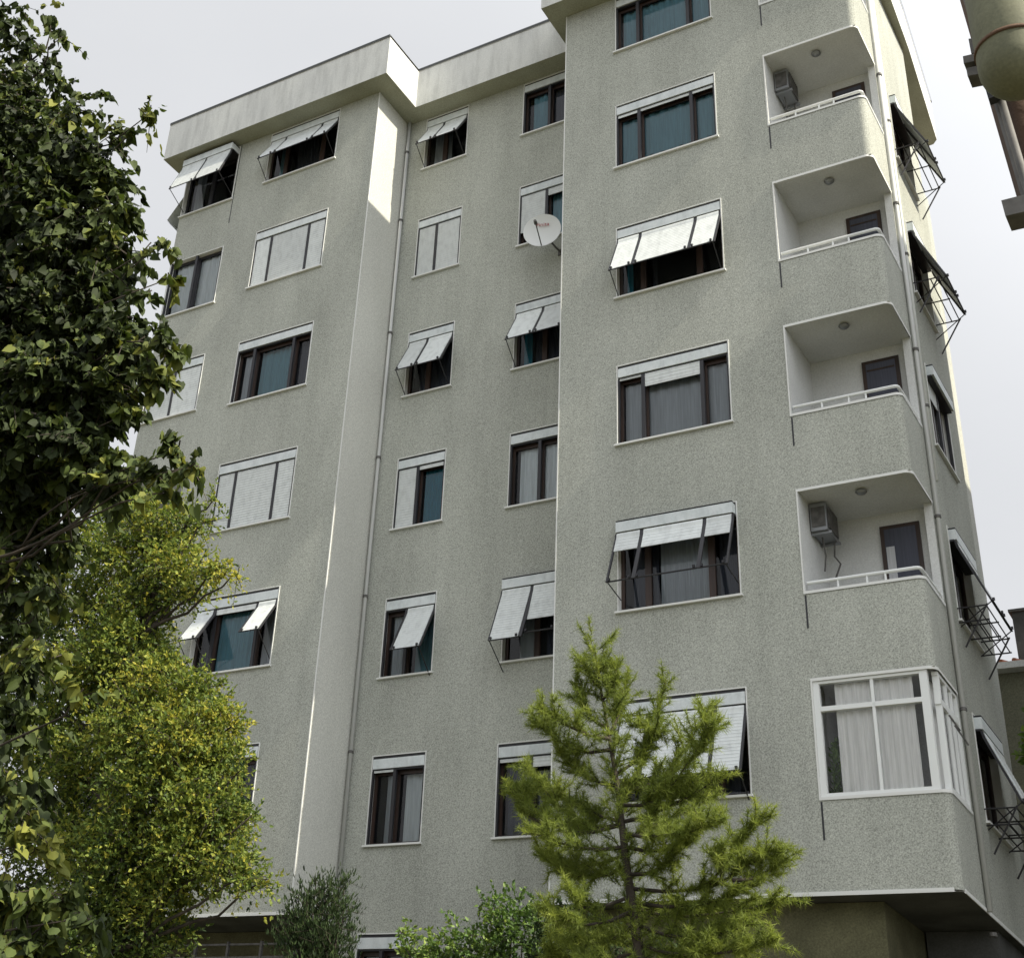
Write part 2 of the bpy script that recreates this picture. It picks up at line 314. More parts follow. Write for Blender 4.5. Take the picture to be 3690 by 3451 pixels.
# ------------------------------------------------------------------ windows
class Fr:                                 # local frame on a wall: u along, d outward, z up
    def __init__(s, o, U, N): s.o = Vector(o); s.U = Vector(U); s.N = Vector(N)
    def __call__(s, p): return s.o + s.U * p[0] + s.N * p[1] + Vector((0, 0, p[2]))
FRONT = Fr((0, 0, 0), (1, 0, 0), (0, -1, 0)); LEFTW = Fr((0, YL, 0), (1, 0, 0), (0, -1, 0)); RECESS = Fr((0, YR, 0), (1, 0, 0), (0, -1, 0)); SIDE = Fr((XR, 0, 0), (0, 1, 0), (1, 0, 0))
def shutter_sheet(T, prof, u0, u1, th=0.012):
    """prof: list of (d,z) from the top down; a thin slatted sheet with real thickness"""
    mb = MB(); uvs = []
    n = len(prof)
    for side in (0, 1):
        for k in range(n - 1):
            (d0, z0), (d1, z1) = prof[k], prof[k+1]
            nd, nzv = (z0 - z1), (d1 - d0); l = math.hypot(nd, nzv); off = (nd / l * th * (1 - side), nzv / l * th * (1 - side))
            a = (u0, d0 + off[0], z0 + off[1]); b = (u1, d0 + off[0], z0 + off[1]); c = (u1, d1 + off[0], z1 + off[1]); d = (u0, d1 + off[0], z1 + off[1])
            mb.quad(T(a), T(b), T(c), T(d))
    return mb
def slat_obj(T, prof, u0, u1, parent, name='shutter'):
    # split the profile into real slats (small steps) so that it reads as a roller blind
    out = []; acc = 0
    for k in range(len(prof) - 1):
        (d0, z0), (d1, z1) = prof[k], prof[k+1]; L = math.hypot(d1-d0, z1-z0); n = max(1, int(L / 0.055))
        nd, nzv = (z0 - z1) / L, (d1 - d0) / L
        for i in range(n):
            t0, t1 = i / n, (i + .82) / n
            bul = 0.003
            out.append((d0 + (d1-d0)*t0, z0 + (z1-z0)*t0)); 
            tm = (t0 + t1) / 2; out.append((d0 + (d1-d0)*tm + nd*bul, z0 + (z1-z0)*tm + nzv*bul))
            out.append((d0 + (d1-d0)*t1, z0 + (z1-z0)*t1))
    out.append(prof[-1])
    return shutter_sheet(T, out, u0, u1).build(name, M['slat'], parent)
def window(T, u0, u1, z0, z1, div, cont, boxp=0.0, box=True, cur=('c_dark',), fr='wood', tiltp=(0.36, 0.88), arms=True, name='window', depth=0.16):
    """cont per panel: ('closed',) ('open',) ('short', l) ('tilt', d, dz, bright?)"""
    BH = 0.25
    w = MB()
    e = 0.017
    w.box((u0 - e, 0, z0), (u0, 0.012, z1 + e), T); w.box((u1, 0, z0), (u1 + e, 0.012, z1 + e), T); w.box((u0, 0, z1), (u1, 0.012, z1 + e), T)
    w.quad(T((u0, 0, z0)), T((u0, -depth, z0)), T((u0, -depth, z1)), T((u0, 0, z1))); w.quad(T((u1, 0, z0)), T((u1, -depth, z0)), T((u1, -depth, z1)), T((u1, 0, z1)))
    w.quad(T((u0, 0, z1)), T((u1, 0, z1)), T((u1, -depth, z1)), T((u0, -depth, z1)))
    root = w.build(name, M['trim'], bld)
    s = MB(); s.box((u0 - .05, -depth, z0 - .034), (u1 + .04, .05, z0 - .002), T); s.build('sill', M['trim'], root)
    zb = z1 - BH if box else z1
    if box:
        b = MB(); b.box((u0 + .012, -.06, z1 - BH + .03), (u1 - .012, .012 + boxp, z1 - .05), T); b.build('shutter_box', M['box'], root)
        g = MB(); g.box((u0, -.07, z1 - BH), (u1, -.012 + boxp * .9, z1 - BH + .03), T); g.box((u0 + .002, -.07, z1 - .05), (u1 - .002, -.006, z1 - .002), T)
        if boxp > 0: g.box((u0 + .012, .0, z1 - .033), (u1 - .012, .012 + boxp, z1 - .026), T)
        g.build('box_edge', M['dark'], root)
    edges = [u0] + [u0 + (u1 - u0) * d for d in div] + [u1]
    # wooden frame and mullions
    f = MB(); fw = .055; d0, d1 = -.15, -.10
    f.box((u0, d0, z0), (u0 + fw, d1, zb + .05), T); f.box((u1 - fw, d0, z0), (u1, d1, zb + .05), T)
    f.box((u0 + fw, d0, z0), (u1 - fw, d1, z0 + fw), T); f.box((u0 + fw, d0, zb - .06), (u1 - fw, d1, zb + .05), T)
    for m in edges[1:-1]: f.box((m - .05, d0, z0 + fw), (m + .05, d1 + .01, zb - .06), T)
    f.build('frame', M[fr], root)
    p = MB(); p.quad(T((u0 + fw, -.128, z0 + fw)), T((u1 - fw, -.128, z0 + fw)), T((u1 - fw, -.128, zb - .06)), T((u0 + fw, -.128, zb - .06))); p.build('pane', M['glass'], root, uv=1)
    r = MB(); 
    for q in (((u0, -.16, z0), (u0, -.8, z0), (u0, -.8, z1), (u0, -.16, z1)), ((u1, -.16, z0), (u1, -.8, z0), (u1, -.8, z1), (u1, -.16, z1)),
              ((u0, -.8, z0), (u1, -.8, z0), (u1, -.8, z1), (u0, -.8, z1)), ((u0, -.16, z1), (u1, -.16, z1), (u1, -.8, z1), (u0, -.8, z1)), ((u0, -.16, z0), (u1, -.16, z0), (u1, -.8, z0), (u0, -.8, z0))): r.quad(*[T(x) for x in q])
    r.build('room', M['room'], root)
    # curtains
    for ci, c in enumerate(cur):
        if isinstance(c, str): c = (c, 0, 1, 0)
        mname, a, bb, up = c; ua, ub = u0 + (u1-u0)*a, u0 + (u1-u0)*bb
        mb = MB(); n = max(8, int((ub - ua) / .02)); ph = R_.random() * 6; fq = R_.uniform(30, 80)
        pr = []
        for i in range(n + 1):
            u = ua + (ub - ua) * i / n; pr.append((u, -.185 - .015 * math.sin(u * fq + ph) - .008 * math.sin(u * 23 + ph) - ci * .04))
        for (ua_, da_), (ub_, db_) in zip(pr, pr[1:]):
            mb.quad(T((ua_, da_, z0 + up)), T((ub_, db_, z0 + up)), T((ub_, db_, zb)), T((ua_, da_, zb)))
        mb.build('curtain', M[mname], root)
    # guides and shutters
    gd = MB(); top = zb
    for i in range(len(edges)):
        m = edges[i]; uu0, uu1 = (m, m + .03) if i == 0 else ((m - .03, m) if i == len(edges) - 1 else (m - .03, m + .03))
        nb = [cont[j] for j in (i - 1, i) if 0 <= j < len(cont)]
        if not any(c[0] == 'tilt' for c in nb) : gd.box((uu0, -.05, z0), (uu1, .0, top), T)
        elif not all(c[0] == 'tilt' for c in nb): gd.box((uu0, -.05, z0), (uu1, -.02, top), T)
        t = [c for c in nb if c[0] == 'tilt']
        if t:
            d, dz = t[0][1], t[0][2]; bend = boxp
            P = [(bend, top), (bend + .02, top - .10), (bend + d, top - dz)]
            for (da, za), (db, zb2) in zip(P, P[1:]):
                gd.box((0, 0, 0), (1, 1, 1), lambda q, da=da, za=za, db=db, zb2=zb2: T((uu0 + (uu1-uu0)*q.x, da + (db-da)*q.z - .025 + .03*q.y, za + (zb2-za)*q.z)))
    gd.box((u0 + .02, -.04, z0), (u1 - .02, -.005, z0 + .022), T)
    gd.build('shutter_guide', M['dark'], root)
    for i, c in enumerate(cont):
        a, b = edges[i] + .031, edges[i+1] - .031
        if c[0] == 'closed': slat_obj(T, [(-.025, top), (-.025, z0 + .024)], a, b, root)
        elif c[0] == 'short': slat_obj(T, [(-.025, top + .01), (-.025, top - c[1])], a, b, root)
        elif c[0] == 'tilt':
            d, dz = c[1], c[2]; full = c[3] if len(c) > 3 else 1.0
            slat_obj(T, [(boxp, top), (boxp + .02, top - .10), (boxp + .02 + (d - .02) * full, top - .10 - (dz - .10) * full)], a, b, root)
            h = MB(); e1 = T((a - .02, boxp + d, top - dz)); e2 = T((b + .02, boxp + d, top - dz)); h.tube([e1, e2], .013, 6)
            for uu in ((a,) if i == 0 else ()) + ((b,) if i == len(cont) - 1 or cont[i+1][0] != 'tilt' else ()):
                h.tube([T((uu, boxp + d, top - dz)), T((uu, -.02, top - dz - c[4] if len(c) > 4 else top - dz - d * .95))], .009, 5)
            for uu in (a + .03, b - .03): 
                q = T((uu, boxp + d + .012, top - dz + .03)); h.box((q.x-.017, q.y-.017, q.z-.02), (q.x+.017, q.y+.017, q.z+.02))
            h.build('shutter_arm', M['dark'], root)
    return root
D3 = (.235, .765); D2 = (.435,); DB = (.5,)
C, O = ('closed',), ('open',)
def S(l): return ('short', l)
def Tl(d=.38, dz=.90, full=1.0, drop=None): return ('tilt', d, dz, full) + ((drop,) if drop else ())
def wz(k): return (zt(k) - WH, min(zt(k), ZS - .06))
# right wing column
window(FRONT, *W1, *wz(0), D3, [O, O, O], cur=(('c_teal', .04, .97, 0),))
window(FRONT, *W1, *wz(1), D3, [S(.05), S(.05), S(.05)], cur=(('c_teal', .03, .99, .22), ('c_blue', 0, 1, 0)))
window(FRONT, *W1, *wz(2), D3, [Tl(), Tl(), Tl()], cur=(('c_blue', .06, .12, 0), ('c_dark', .3, .34, 0)))
window(FRONT, *W1, *wz(3), D3, [S(.03), S(.24), O], cur=(('c_grey', .03, .99, 0),))
window(FRONT, *W1, *wz(4), D3, [Tl(.36, .95, .30, .1), Tl(.36, .95, .30, .1), Tl(.36, .95, .30, .1)], boxp=.12, cur=(('c_grey', .33, .76, 0), ('c_dark', .08, .3, 0), ('c_dark', .8, .97, 0)))
window(FRONT, *W1, *wz(5), D3, [Tl(.34, 1.0), Tl(.34, 1.0), Tl(.34, 1.0)], cur=(('c_dark', .1, .9, 0),))
# recess, left column
window(RECESS, *W2, *wz(0), D2, [Tl(.42, .76), Tl(.42, .76)], cur=(('c_grey', .15, .55, 0),))
window(RECESS, *W2, *wz(1), D2, [C, C])
window(RECESS, *W2, *wz(2), D2, [Tl(.42, .86), Tl(.42, .86)], cur=(('c_dark', .2, .9, 0),))
window(RECESS, *W2, *wz(3), D2, [C, S(.07)], cur=(('c_blue', .5, 1, 0),))
window(RECESS, *W2, *wz(4), D2, [O, Tl(.42, .92)], cur=(('c_grey', .1, .4, 0), ('c_teal', .55, .85, 0)))
window(RECESS, *W2, *wz(5), D2, [S(.03), O], cur=(('c_grey', .2, .45, 0), ('c_white', .55, .97, 0)))
window(RECESS, *W2, zt(6) - WH, zt(6), D2, [O, O], cur=(('c_grey', .1, .9, 0),))
# recess, right column, half hidden by the right wing
window(RECESS, *W3, *wz(0), DB, [O, O], cur=(('c_teal', .12, .48, 0), ('c_dark', .5, 1, 0)))
window(RECESS, *W3, *wz(1), DB, [S(.92), S(.16)], cur=(('c_teal', .55, 1, 0),))
window(RECESS, *W3, *wz(2), DB, [Tl(.40, .80), Tl(.40, .80)], cur=(('c_blue', .1, .25, 0), ('c_dark', .3, .9, 0)))
window(RECESS, *W3, *wz(3), DB, [O, O], cur=(('c_white', .1, .95, 0),))
window(RECESS, *W3, *wz(4), DB, [Tl(.40, 1.05), Tl(.3, .95, .7)], boxp=.12, cur=(('c_grey', .2, .45, 0), ('c_dark', .6, .95, 0)))
window(RECESS, *W3, *wz(5), DB, [S(.05), S(.16)], cur=(('c_dark', .1, .95, 0),))
# left wing column
window(LEFTW, *W4, *wz(0), D3, [Tl(.40, .76), Tl(.40, .76), Tl(.38, .72)], cur=(('c_teal', .12, .22, 0), ('c_dark', .35, .7, 0)))
window(LEFTW, *W4, *wz(1), D3, [C, C, C])
window(LEFTW, *W4, *wz(2), D3, [O, O, O], cur=(('c_grey', .06, .2, 0), ('c_teal', .27, .72, 0), ('c_dark', .75, 1, 0)))
window(LEFTW, *W4, *wz(3), D3, [C, C, C])
window(LEFTW, *W4, *wz(4), D3, [Tl(.42, .70), S(.10), Tl(.42, .72)], cur=(('c_teal', .25, .75, 0), ('c_grey', .8, .98, 0), ('c_dark', 0, .2, 0)))
window(LEFTW, *W4, *wz(5), D3, [O, O, O], cur=(('c_dark', .1, .98, 0),))
# left end: enclosed balconies
window(LEFTW, *W5, *z5[0], DB, [Tl(.30, .86), Tl(.30, .86)], boxp=.26, cur=(('c_grey', .1, .3, 0),), fr='dark')
window(LEFTW, *W5, *z5[1], DB, [O, O], box=False, cur=(('c_white', .05, .95, .15),), fr='dark', depth=.22)
window(LEFTW, *W5, *z5[2], DB, [C, C], cur=(('c_grey', .1, .9, 0),), fr='dark')
for k in (4, 5): window(LEFTW, *W5, *z5[k], DB, [O, O], fr='dark')
# right flank
for k in range(1, 6):
    c = {1: [Tl(.42, 1.05), Tl(.42, 1.05)], 2: [Tl(.42, 1.05), Tl(.42, 1.05)], 3: [S(.3), O], 4: [Tl(.38, 1.0), Tl(.38, 1.0)], 5: [Tl(.38, 1.0), Tl(.38, 1.0)]}[k]
    window(SIDE, SW[0][0], SW[0][1], *wz(k), (.5,), c, boxp=.1, cur=('c_dark',))
# clothes racks and side brackets hanging under the flank windows
for k in (1, 2, 4, 5):
    z = zt(k) - WH + .15; m = MB()
    for dz in ((0, .22) if k > 3 else (0,)):
        for d in (.15, .28, .40): m.tube([SIDE((1.9, d, z - dz)), SIDE((3.3, d, z - dz))], .010, 5)
        for u in (1.9, 2.6, 3.3): m.tube([SIDE((u, 0, z - dz)), SIDE((u, .42, z - dz))], .012, 5)
    for u in (1.9, 3.3): m.tube([SIDE((u, .42, z + .02)), SIDE((u, .05, z - .6))], .014, 5)
    m.build('clothes_rack', M['dark'], bld)
# small side window awning beyond the left corner
sa = MB(); SL = Fr((XL, 0, 0), (0, 1, 0), (-1, 0, 0))
sa.box((0.15, 0.0, 4.30), (1.5, .03, 4.35), SL)
sa.build('awning_rail', M['dark'], bld)
slat_obj(SL, [(0.02, 4.3), (.42, 3.75), (.02, 3.3)], .12, 1.5, bld, 'awning')
# ------------------------------------------------------------------ balconies
for r in range(0, 6):
    bt, bs = BT[r], BS[r]; fl = bs - .95; b = MB(); xi = XR - .12
    b.quad((BA, 0, bs - .3), (BA, BD, bs - .3), (BA, BD, bt + .01), (BA, 0, bt + .01))
    b.quad((BA, BD, fl), (XR - .001, BD, fl), (XR - .001, BD, bt + .01), (BA, BD, bt + .01))
    b.quad((BA, .0, bt + .005), (XR - .01, .0, bt + .005), (XR - .01, BD, bt + .005), (BA, BD, bt + .005))
    b.quad((BA, 0.1, fl), (xi, 0.1, fl), (xi, BD, fl), (BA, BD, fl))
    # inner faces and top of the parapet, and the downstand
    b.box((BA, 0.004, bs - .9), (xi - .02, .11, bs + .02)); b.box((xi, .14, bs - .9), (XR - .004, 1.1, bs + .02))
    b.box((XR - .12, 1.1, fl), (XR - .003, BD - .003, bt))
    n = 8
    pts = [(XR - CRN + (CRN - .0) * math.sin(math.pi/2*k/n), CRN - CRN * math.cos(math.pi/2*k/n)) for k in range(n + 1)]
    for (ax, ay), (bx, by) in zip(pts, pts[1:]): b.quad((ax, ay, bs + .02), (bx, by, bs + .02), (XR - CRN, CRN, bs + .02), (XR - CRN, CRN, bs + .02)) if False else None
    i0 = len(b.v); b.v += [Vector((x, y, bs + .018)) for x, y in pts] + [Vector((xi - .1, .12, bs + .018))]; b.f.append(tuple(range(i0, i0 + n + 2)))
    bal = b.build('balcony', M['balcony'], bld)
    lip = MB(); pr = [(BA - .024, -.014)] + [(x + .014 * math.sin(math.pi/2*k/n), y - .014 * math.cos(math.pi/2*k/n)) for k, (x, y) in enumerate(pts)] + [(XR + .014, 1.1)]
    for (ax, ay), (bx, by) in zip(pr, pr[1:]):
        for za, zb_ in ((bs - .012, bs + .03), (bt - .03, bt + .012)):
            lip.quad((ax, ay, za), (bx, by, za), (bx, by, zb_), (ax, ay, zb_))
        lip.quad((ax, ay, bs + .03), (bx, by, bs + .03), (bx * .97 + XR * .0 + .1 * 0 + bx * .03, by + .02, bs + .03), (ax, ay + .02, bs + .03))
        lip.quad((ax, ay, bt - .03), (bx, by, bt - .03), (bx, by + .016, bt - .03), (ax, ay + .016, bt - .03))
    lip.box((BA - .024, -.013, bs + .03), (BA - .002, -.001, bt - .03)); lip.build('opening_trim', M['trim'], bal)
    sl = MB(); sl.box((BA - .012, -.004, bs - .52), (BA + .012, .03, bs - .03)); sl.build('drain_slot', M['dark'], bal)
    if r < 5:
        ra = MB(); zr = bs + .17; path = [(BA + .02, .05), (XR - CRN - .02, .05)] + [(XR - CRN + (CRN - .05) * math.sin(t), CRN - (CRN - .05) * math.cos(t)) for t in (.4, .8, 1.2)] + [(XR - .05, .25), (XR - .05, 1.1)]
        ra.tube([(x, y, zr) for x, y in path], .026, 8)
        for x in (BA + .45, BA + .85, 5.02): ra.tube([(x, .05, bs + .0), (x, .05, zr)], .016, 6)
        for y in (.45, .85): ra.tube([(XR - .05, y, bs), (XR - .05, y, zr)], .016, 6)
        ra.build('railing', M['white'], bal)
        lm = MB(); cx_, cy_ = 4.74, .34
        lm.tube([(cx_, cy_, bt + .004), (cx_, cy_, bt - .03), (cx_, cy_, bt - .06), (cx_, cy_, bt - .075)], [.05, .085, .06, .02], 14); lm.build('ceiling_lamp', M['metal'], bal, True)
        dt = bt - .20
        d = MB(); d.box((4.73, BD - .03, fl + .02), (5.30, BD + .02, dt)); dr = d.build('door', M['wood'], bal)
        g = MB(); g.box((4.79, BD - .036, fl + .1), (5.24, BD - .032, dt - .06)); g.build('pane', M['c_dark'], dr)
        g = MB(); g.box((4.80, BD - .042, fl + .1), (4.92, BD - .038, dt - .35)) if r == 4 else g.box((4.80, BD - .042, dt - .20), (5.23, BD - .038, dt - .17)); g.build('curtain', M['c_grey'] if r == 4 else M['wood'], dr)
        # two doors' shutter heads
    else:
        gl = MB(); gl.box((BA + .14, .045, bs + .06), (XR - .22, .05, bt - .05)); gl.box((XR - .05, .2, bs + .06), (XR - .045, 1.05, bt - .05)); gl.build('pane', M['glassc'], bal)
        fr_ = MB(); zt_ = bt - .42
        xm = (BA + XR) / 2 - .03
        fr_.box((BA, .01, bs + .03), (BA + .08, .09, bt - .03)); fr_.box((XR - .22, .01, bs + .03), (XR - .12, .09, bt - .03)); fr_.box((xm - .02, .02, bs + .08), (xm + .02, .08, bt - .07))
        for za, zb_ in ((bs + .03, bs + .08), (bt - .07, bt - .03)): fr_.box((BA + .08, .012, za), (XR - .22, .088, zb_))
        fr_.box((BA + .08, .006, zt_ - .035), (xm - .02, .085, zt_ + .03)); fr_.box((xm + .02, .006, zt_ - .035), (XR - .22, .085, zt_ + .03))
        for y0, y1 in ((.14, .20), (.52, .56), (.80, .84), (1.05, 1.1)): fr_.box((XR - .09, y0, bs + .03), (XR - .01, y1, bt - .03))
        for za, zb_ in ((bs + .03, bs + .10), (bt - .08, bt - .03), (zt_ - .05, zt_ + .04)): fr_.box((XR - .088, .12, za), (XR - .012, 1.1, zb_))
        fr_.build('frame', M['white'], bal)
        cu = MB(); n = 120; pr = []
        for i in range(n + 1):
            x = BA + .26 + (XR - .34 - BA - .26) * i / n; pr.append((x, .118 + .012 * math.sin(x * 52) + .008 * math.sin(x * 21)))
        for (xa, ya), (xb, yb) in zip(pr, pr[1:]): cu.quad((xa, ya, bs), (xb, yb, bs), (xb, yb, bt - .06), (xa, ya, bt - .06))
        cu.build('curtain', M['c_white'], bal)
        cu = MB(); n = 60; pr = [(XR - .18 - .015 * math.sin(i * 1.1), .35 + .7 * i / n) for i in range(n + 1)]
        for (xa, ya), (xb, yb) in zip(pr, pr[1:]): cu.quad((xa, ya, bs), (xb, yb, bs), (xb, yb, bt - .06), (xa, ya, bt - .06))
        cu.build('curtain', M['c_white'], bal)
        op = MB()
        op.tube([SIDE((.35, .02, bt - .55)), SIDE((.42, .12, bt - .75))], .012); op.tube([SIDE((.62, .02, bt - .6)), SIDE((.72, .14, bt - .85))], .012); op.build('window_stay', M['steel'], bal)
# open balcony of the left end
b = MB(); za, zb_ = z5[3]
b.quad((W5[0], YL, za), (W5[0], YL + 1.2, za), (W5[0], YL + 1.2, zb_), (W5[0], YL, zb_)); b.quad((W5[1], YL, za), (W5[1], YL + 1.2, za), (W5[1], YL + 1.2, zb_), (W5[1], YL, zb_))
b.quad((W5[0], YL + 1.2, za), (W5[1], YL + 1.2, za), (W5[1], YL + 1.2, zb_), (W5[0], YL + 1.2, zb_)); b.quad((W5[0], YL, zb_), (W5[1], YL, zb_), (W5[1], YL + 1.2, zb_), (W5[0], YL + 1.2, zb_)); b.quad((W5[0], YL, za), (W5[1], YL, za), (W5[1], YL + 1.2, za), (W5[0], YL + 1.2, za))
b.build('balcony', M['balcony'], bld)
gv = MB(); gv.box((W5[1] + .035, YL - .004, ZS - 2.3), (W5[1] + .055, YL + .01, ZS)); gv.build('wall_joint', M['coping'], bld)
# ------------------------------------------------------------------ rainwater pipes
def pipe(x, y, z0, z1, r, mat, clamps):
    m = MB(); m.tube([(x, y, z0), (x, y, z1)], r, 12); o = m.build('drainpipe', M[mat], bld, True)
    for z in clamps:
        c = MB(); c.tube([(x, y, z - .02), (x, y, z + .025)], r + .014, 12); c.build('pipe_clamp', M['steel'], o)
pipe(XLW + .07, YR - .07, -12.2, ZS, .034, 'pipe', [zt(k) + (.1 if k else -.9) for k in range(7)])
pipe(XR + .045, 1.17, ZB - .02, ZS, .034, 'pipe', [zt(k) - .2 for k in range(1, 7)])
pipe(XR + .05, 1.40, ZB + 6.2, ZS, .028, 'white', [zt(k) - 1.1 for k in range(1, 4)])

# ------------------------------------------------------------------ satellite dish
dc = Vector((-.87, YR - .42, .68)); dish = empty('satellite_dish', (-.70, YR, .42), 'round white satellite dish fixed beside the half shuttered window in the recess', 'satellite dish')
ax = Vector((.26, -.95, .02)).normalized(); a1 = ax.cross(Vector((0, 0, 1))).normalized(); a2 = a1.cross(ax)
mb = MB(); nr, ns = 7, 36
for sgn in (0, 1):
    i0 = len(mb.v)
    for k in range(nr + 1):
        rr = .37 * k / nr
        for j in range(ns):
            th = 2 * math.pi * j / ns; mb.v.append(dc + (a1 * math.cos(th) + a2 * math.sin(th) * 1.06) * rr + ax * (.08 * (rr / .37) ** 2 - sgn * .012))
    for k in range(nr):
        for j in range(ns): mb.f.append((i0 + k*ns + j, i0 + k*ns + (j+1) % ns, i0 + (k+1)*ns + (j+1) % ns, i0 + (k+1)*ns + j))
mb.build('reflector', M['white'], dish, True)
mb = MB(); foc = dc + ax * .42 - a2 * .0 + Vector((-.06, 0, 0))
mb.tube([dc - a2 * .38 + ax * .06, foc - a2 * .08], .012); mb.build('feed_arm', M['steel'], dish)
mb = MB(); mb.tube([foc - ax * .03 - a2 * .07, foc + ax * .07 - a2 * .07], [.035, .028], 10); mb.build('receiver', M['steel'], dish)
mb = MB(); mb.tube([(-.68, YR + .02, .42), (-.70, YR - .2, .42), dc - ax * .02], [.02, .018, .02]); mb.box((-.74, YR - .02, .35), (-.62, YR + .01, .49)); mb.build('bracket', M['steel'], dish)
tx = bpy.data.curves.new('lettering', 'FONT'); tx.body = 'Finita'; tx.size = .12; tx.extrude = .001; tx.align_x = 'CENTER'
# small red lettering on the reflector (converted to a mesh)
tob = bpy.data.objects.new('tmp', tx); COL.objects.link(tob); dg = bpy.context.evaluated_depsgraph_get(); me = bpy.data.meshes.new_from_object(tob.evaluated_get(dg)); bpy.data.objects.remove(tob)
me.materials.clear(); me.materials.append(newmat('red_lettering', (0.35, 0.03, 0.03), .6))
lo = bpy.data.objects.new('lettering', me); COL.objects.link(lo); lo.parent = dish
lp = dc + a2 * .13 + ax * .042 + a1 * -.0
rt = -a1 if a1.x < 0 else a1
lo.matrix_local = Matrix.Translation(lp - Vector(dish.location)) @ Matrix(((rt.x, a2.x, ax.x, 0), (rt.y, a2.y, ax.y, 0), (rt.z, a2.z, ax.z, 0), (0, 0, 0, 1)))
# ------------------------------------------------------------------ air conditioners
def aircon(r, label):
    bt, bs = BT[r], BS[r]; x0 = BA + .02; z1 = bt - .03; z0 = z1 - .44; y0, y1 = .46, 1.02
    t = empty('air_conditioner', (x0, (y0+y1)/2, z0), label, 'air conditioner', 'air conditioners on the balcony walls')
    m = MB(); m.box((x0, y0, z0), (x0 + .24, y1, z1)); m.build('casing', M['metal'], t)
    m = MB()
    for i in range(8): m.box((x0 + .245, y0 + .05 + i * .058, z0 + .05), (x0 + .262, y0 + .085 + i * .058, z1 - .05))
    m.box((x0 + .02, y0 - .012, z0 + .06), (x0 + .22, y0 - .002, z1 - .06))
    m.build('grille', M['steel'], t)
    
    for ya in (y0 + .05, y1 - .09): m = MB(); m.box((x0 - .01, ya, z0 - .04), (x0 + .28, ya + .04, z0 - .003)); m.build('bracket', M['metal'], t)
    m = MB(); m.tube([(x0 + .2, y1 - .1, z0 - .02), (x0 + .16, y1 - .02, z0 - .2), (x0 + .22, y1 + .05, z0 - .3), (x0 + .12, y1 + .04, z0 - .55)], .014); m.tube([(x0 + .1, y0 + .2, z0 - .02), (x0 + .1, y0 + .3, z0 - .28), (x0 + .05, y0 + .36, z0 - .5)], .012); m.build('hose', M['steel'], t)
aircon(1, 'small air conditioner high on the side wall of the uppermost whole balcony')
aircon(4, 'small air conditioner with hanging hoses on the balcony just above the glazed one')

# plant behind the glazed balcony's glass
pp = empty('potted_plant', (BA + .17, .30, BS[5] - .05), 'tall green houseplant standing behind the glass of the glazed balcony', 'plant')
m = MB(); m.tube([(BA + .17, .30, BS[5] - .05), (BA + .17, .30, BS[5] + .10)], [.07, .10], 14); m.build('pot', M['tile'], pp, True)
n = 260; tt = RG.uniform(0, 1, n); Pp = np.stack([BA + .17 + RG.normal(size=n) * .035, .26 + RG.normal(size=n) * .04, BS[5] + .1 + tt * .72], 1)
leaves_mesh('foliage', Pp, norm(rnd_dirs(n) + np.array([0, 0, .8])), .11, .3, M['shrublite'], pp, np.clip(RG.uniform(.1, .6, n), 0, 1))
# ------------------------------------------------------------------ ground
g = MB(); g.quad((-600, -600, -18), (600, -600, -18), (600, -12, -17.95), (-600, -12, -17.95)); g.quad((-600, -12, -17.95), (600, -12, -17.95), (600, -1.5, -15.2), (-600, -1.5, -15.2)); g.quad((-600, -1.5, -15.2), (600, -1.5, -15.2), (600, 900, -15.2), (-600, 900, -15.2))
props(g.build('ground', M['ground']), kind='structure')
# ------------------------------------------------------------------ neighbouring house, and a house added for shade
nb = empty('neighbouring_house', (9, 15, -15.2), 'low olive grey house with a red tiled roof edge behind the right flank', 'house')
a = at(3575, 2400, 12)
m = MB(); m.box((4.0, 12.0, -15.2), (16, 20, a.z - .18)); m.build('wall', M['nbwall'], nb)
m = MB(); m.box((3.7, 11.7, a.z - .18), (16.3, 20.3, a.z - .04)); m.build('eave', M['fascia'], nb)
m = MB(); ze = a.z - .04; P = [(3.75, 11.75, ze), (16.25, 11.75, ze), (16.25, 20.2, ze), (3.75, 20.2, ze)]; Rg = [(8, 16, ze + .75), (12, 16, ze + .75)]
m.v = [Vector(p) for p in P + Rg]; m.f = [(0, 1, 5, 4), (1, 2, 5), (2, 3, 4, 5), (3, 0, 4)]
rfo = m.build('roof', M['tile'], nb)
m = MB()
for i in range(48): m.tube([(3.85 + i * .26, 11.74, ze + .03), (3.95 + i * .26 * .8 + 1.2, 15.8, ze + .74)], .05, 6)
m.build('tile_rolls', M['tile'], rfo)
ch = at(3675, 2228, 13.2)
m = MB(); m.box((ch.x - .12, 13, ze), (ch.x + .6, 13.5, ch.z + .08)); m.box((ch.x - .18, 12.95, ch.z + .08), (ch.x + .66, 13.55, ch.z + .14)); m.build('chimney', M['greywall'], rfo)
eb = empty('added_shade_house', (17, 6, -15.2), 'unseen tall plain house added beyond the right edge to shade the lower right flank', 'house')  # invented house out of frame, placed to shade the lower right flank
m = MB(); m.box((13, -.8, -15.6), (21, 12, 5.2)); m.build('wall', M['nbwall'], eb)
m = MB(); m.box((12.6, -1.2, 5.2), (21.4, 12.4, 5.45)); m.build('roof', M['tile'], eb)
m = MB()
for k in range(6):
    for y in (.5, 3.5, 6.5, 9.5): m.box((12.96, y, -12 + 2.9 * k), (12.99, y + 1.2, -10.6 + 2.9 * k))
m.build('window', M['c_dark'], eb)
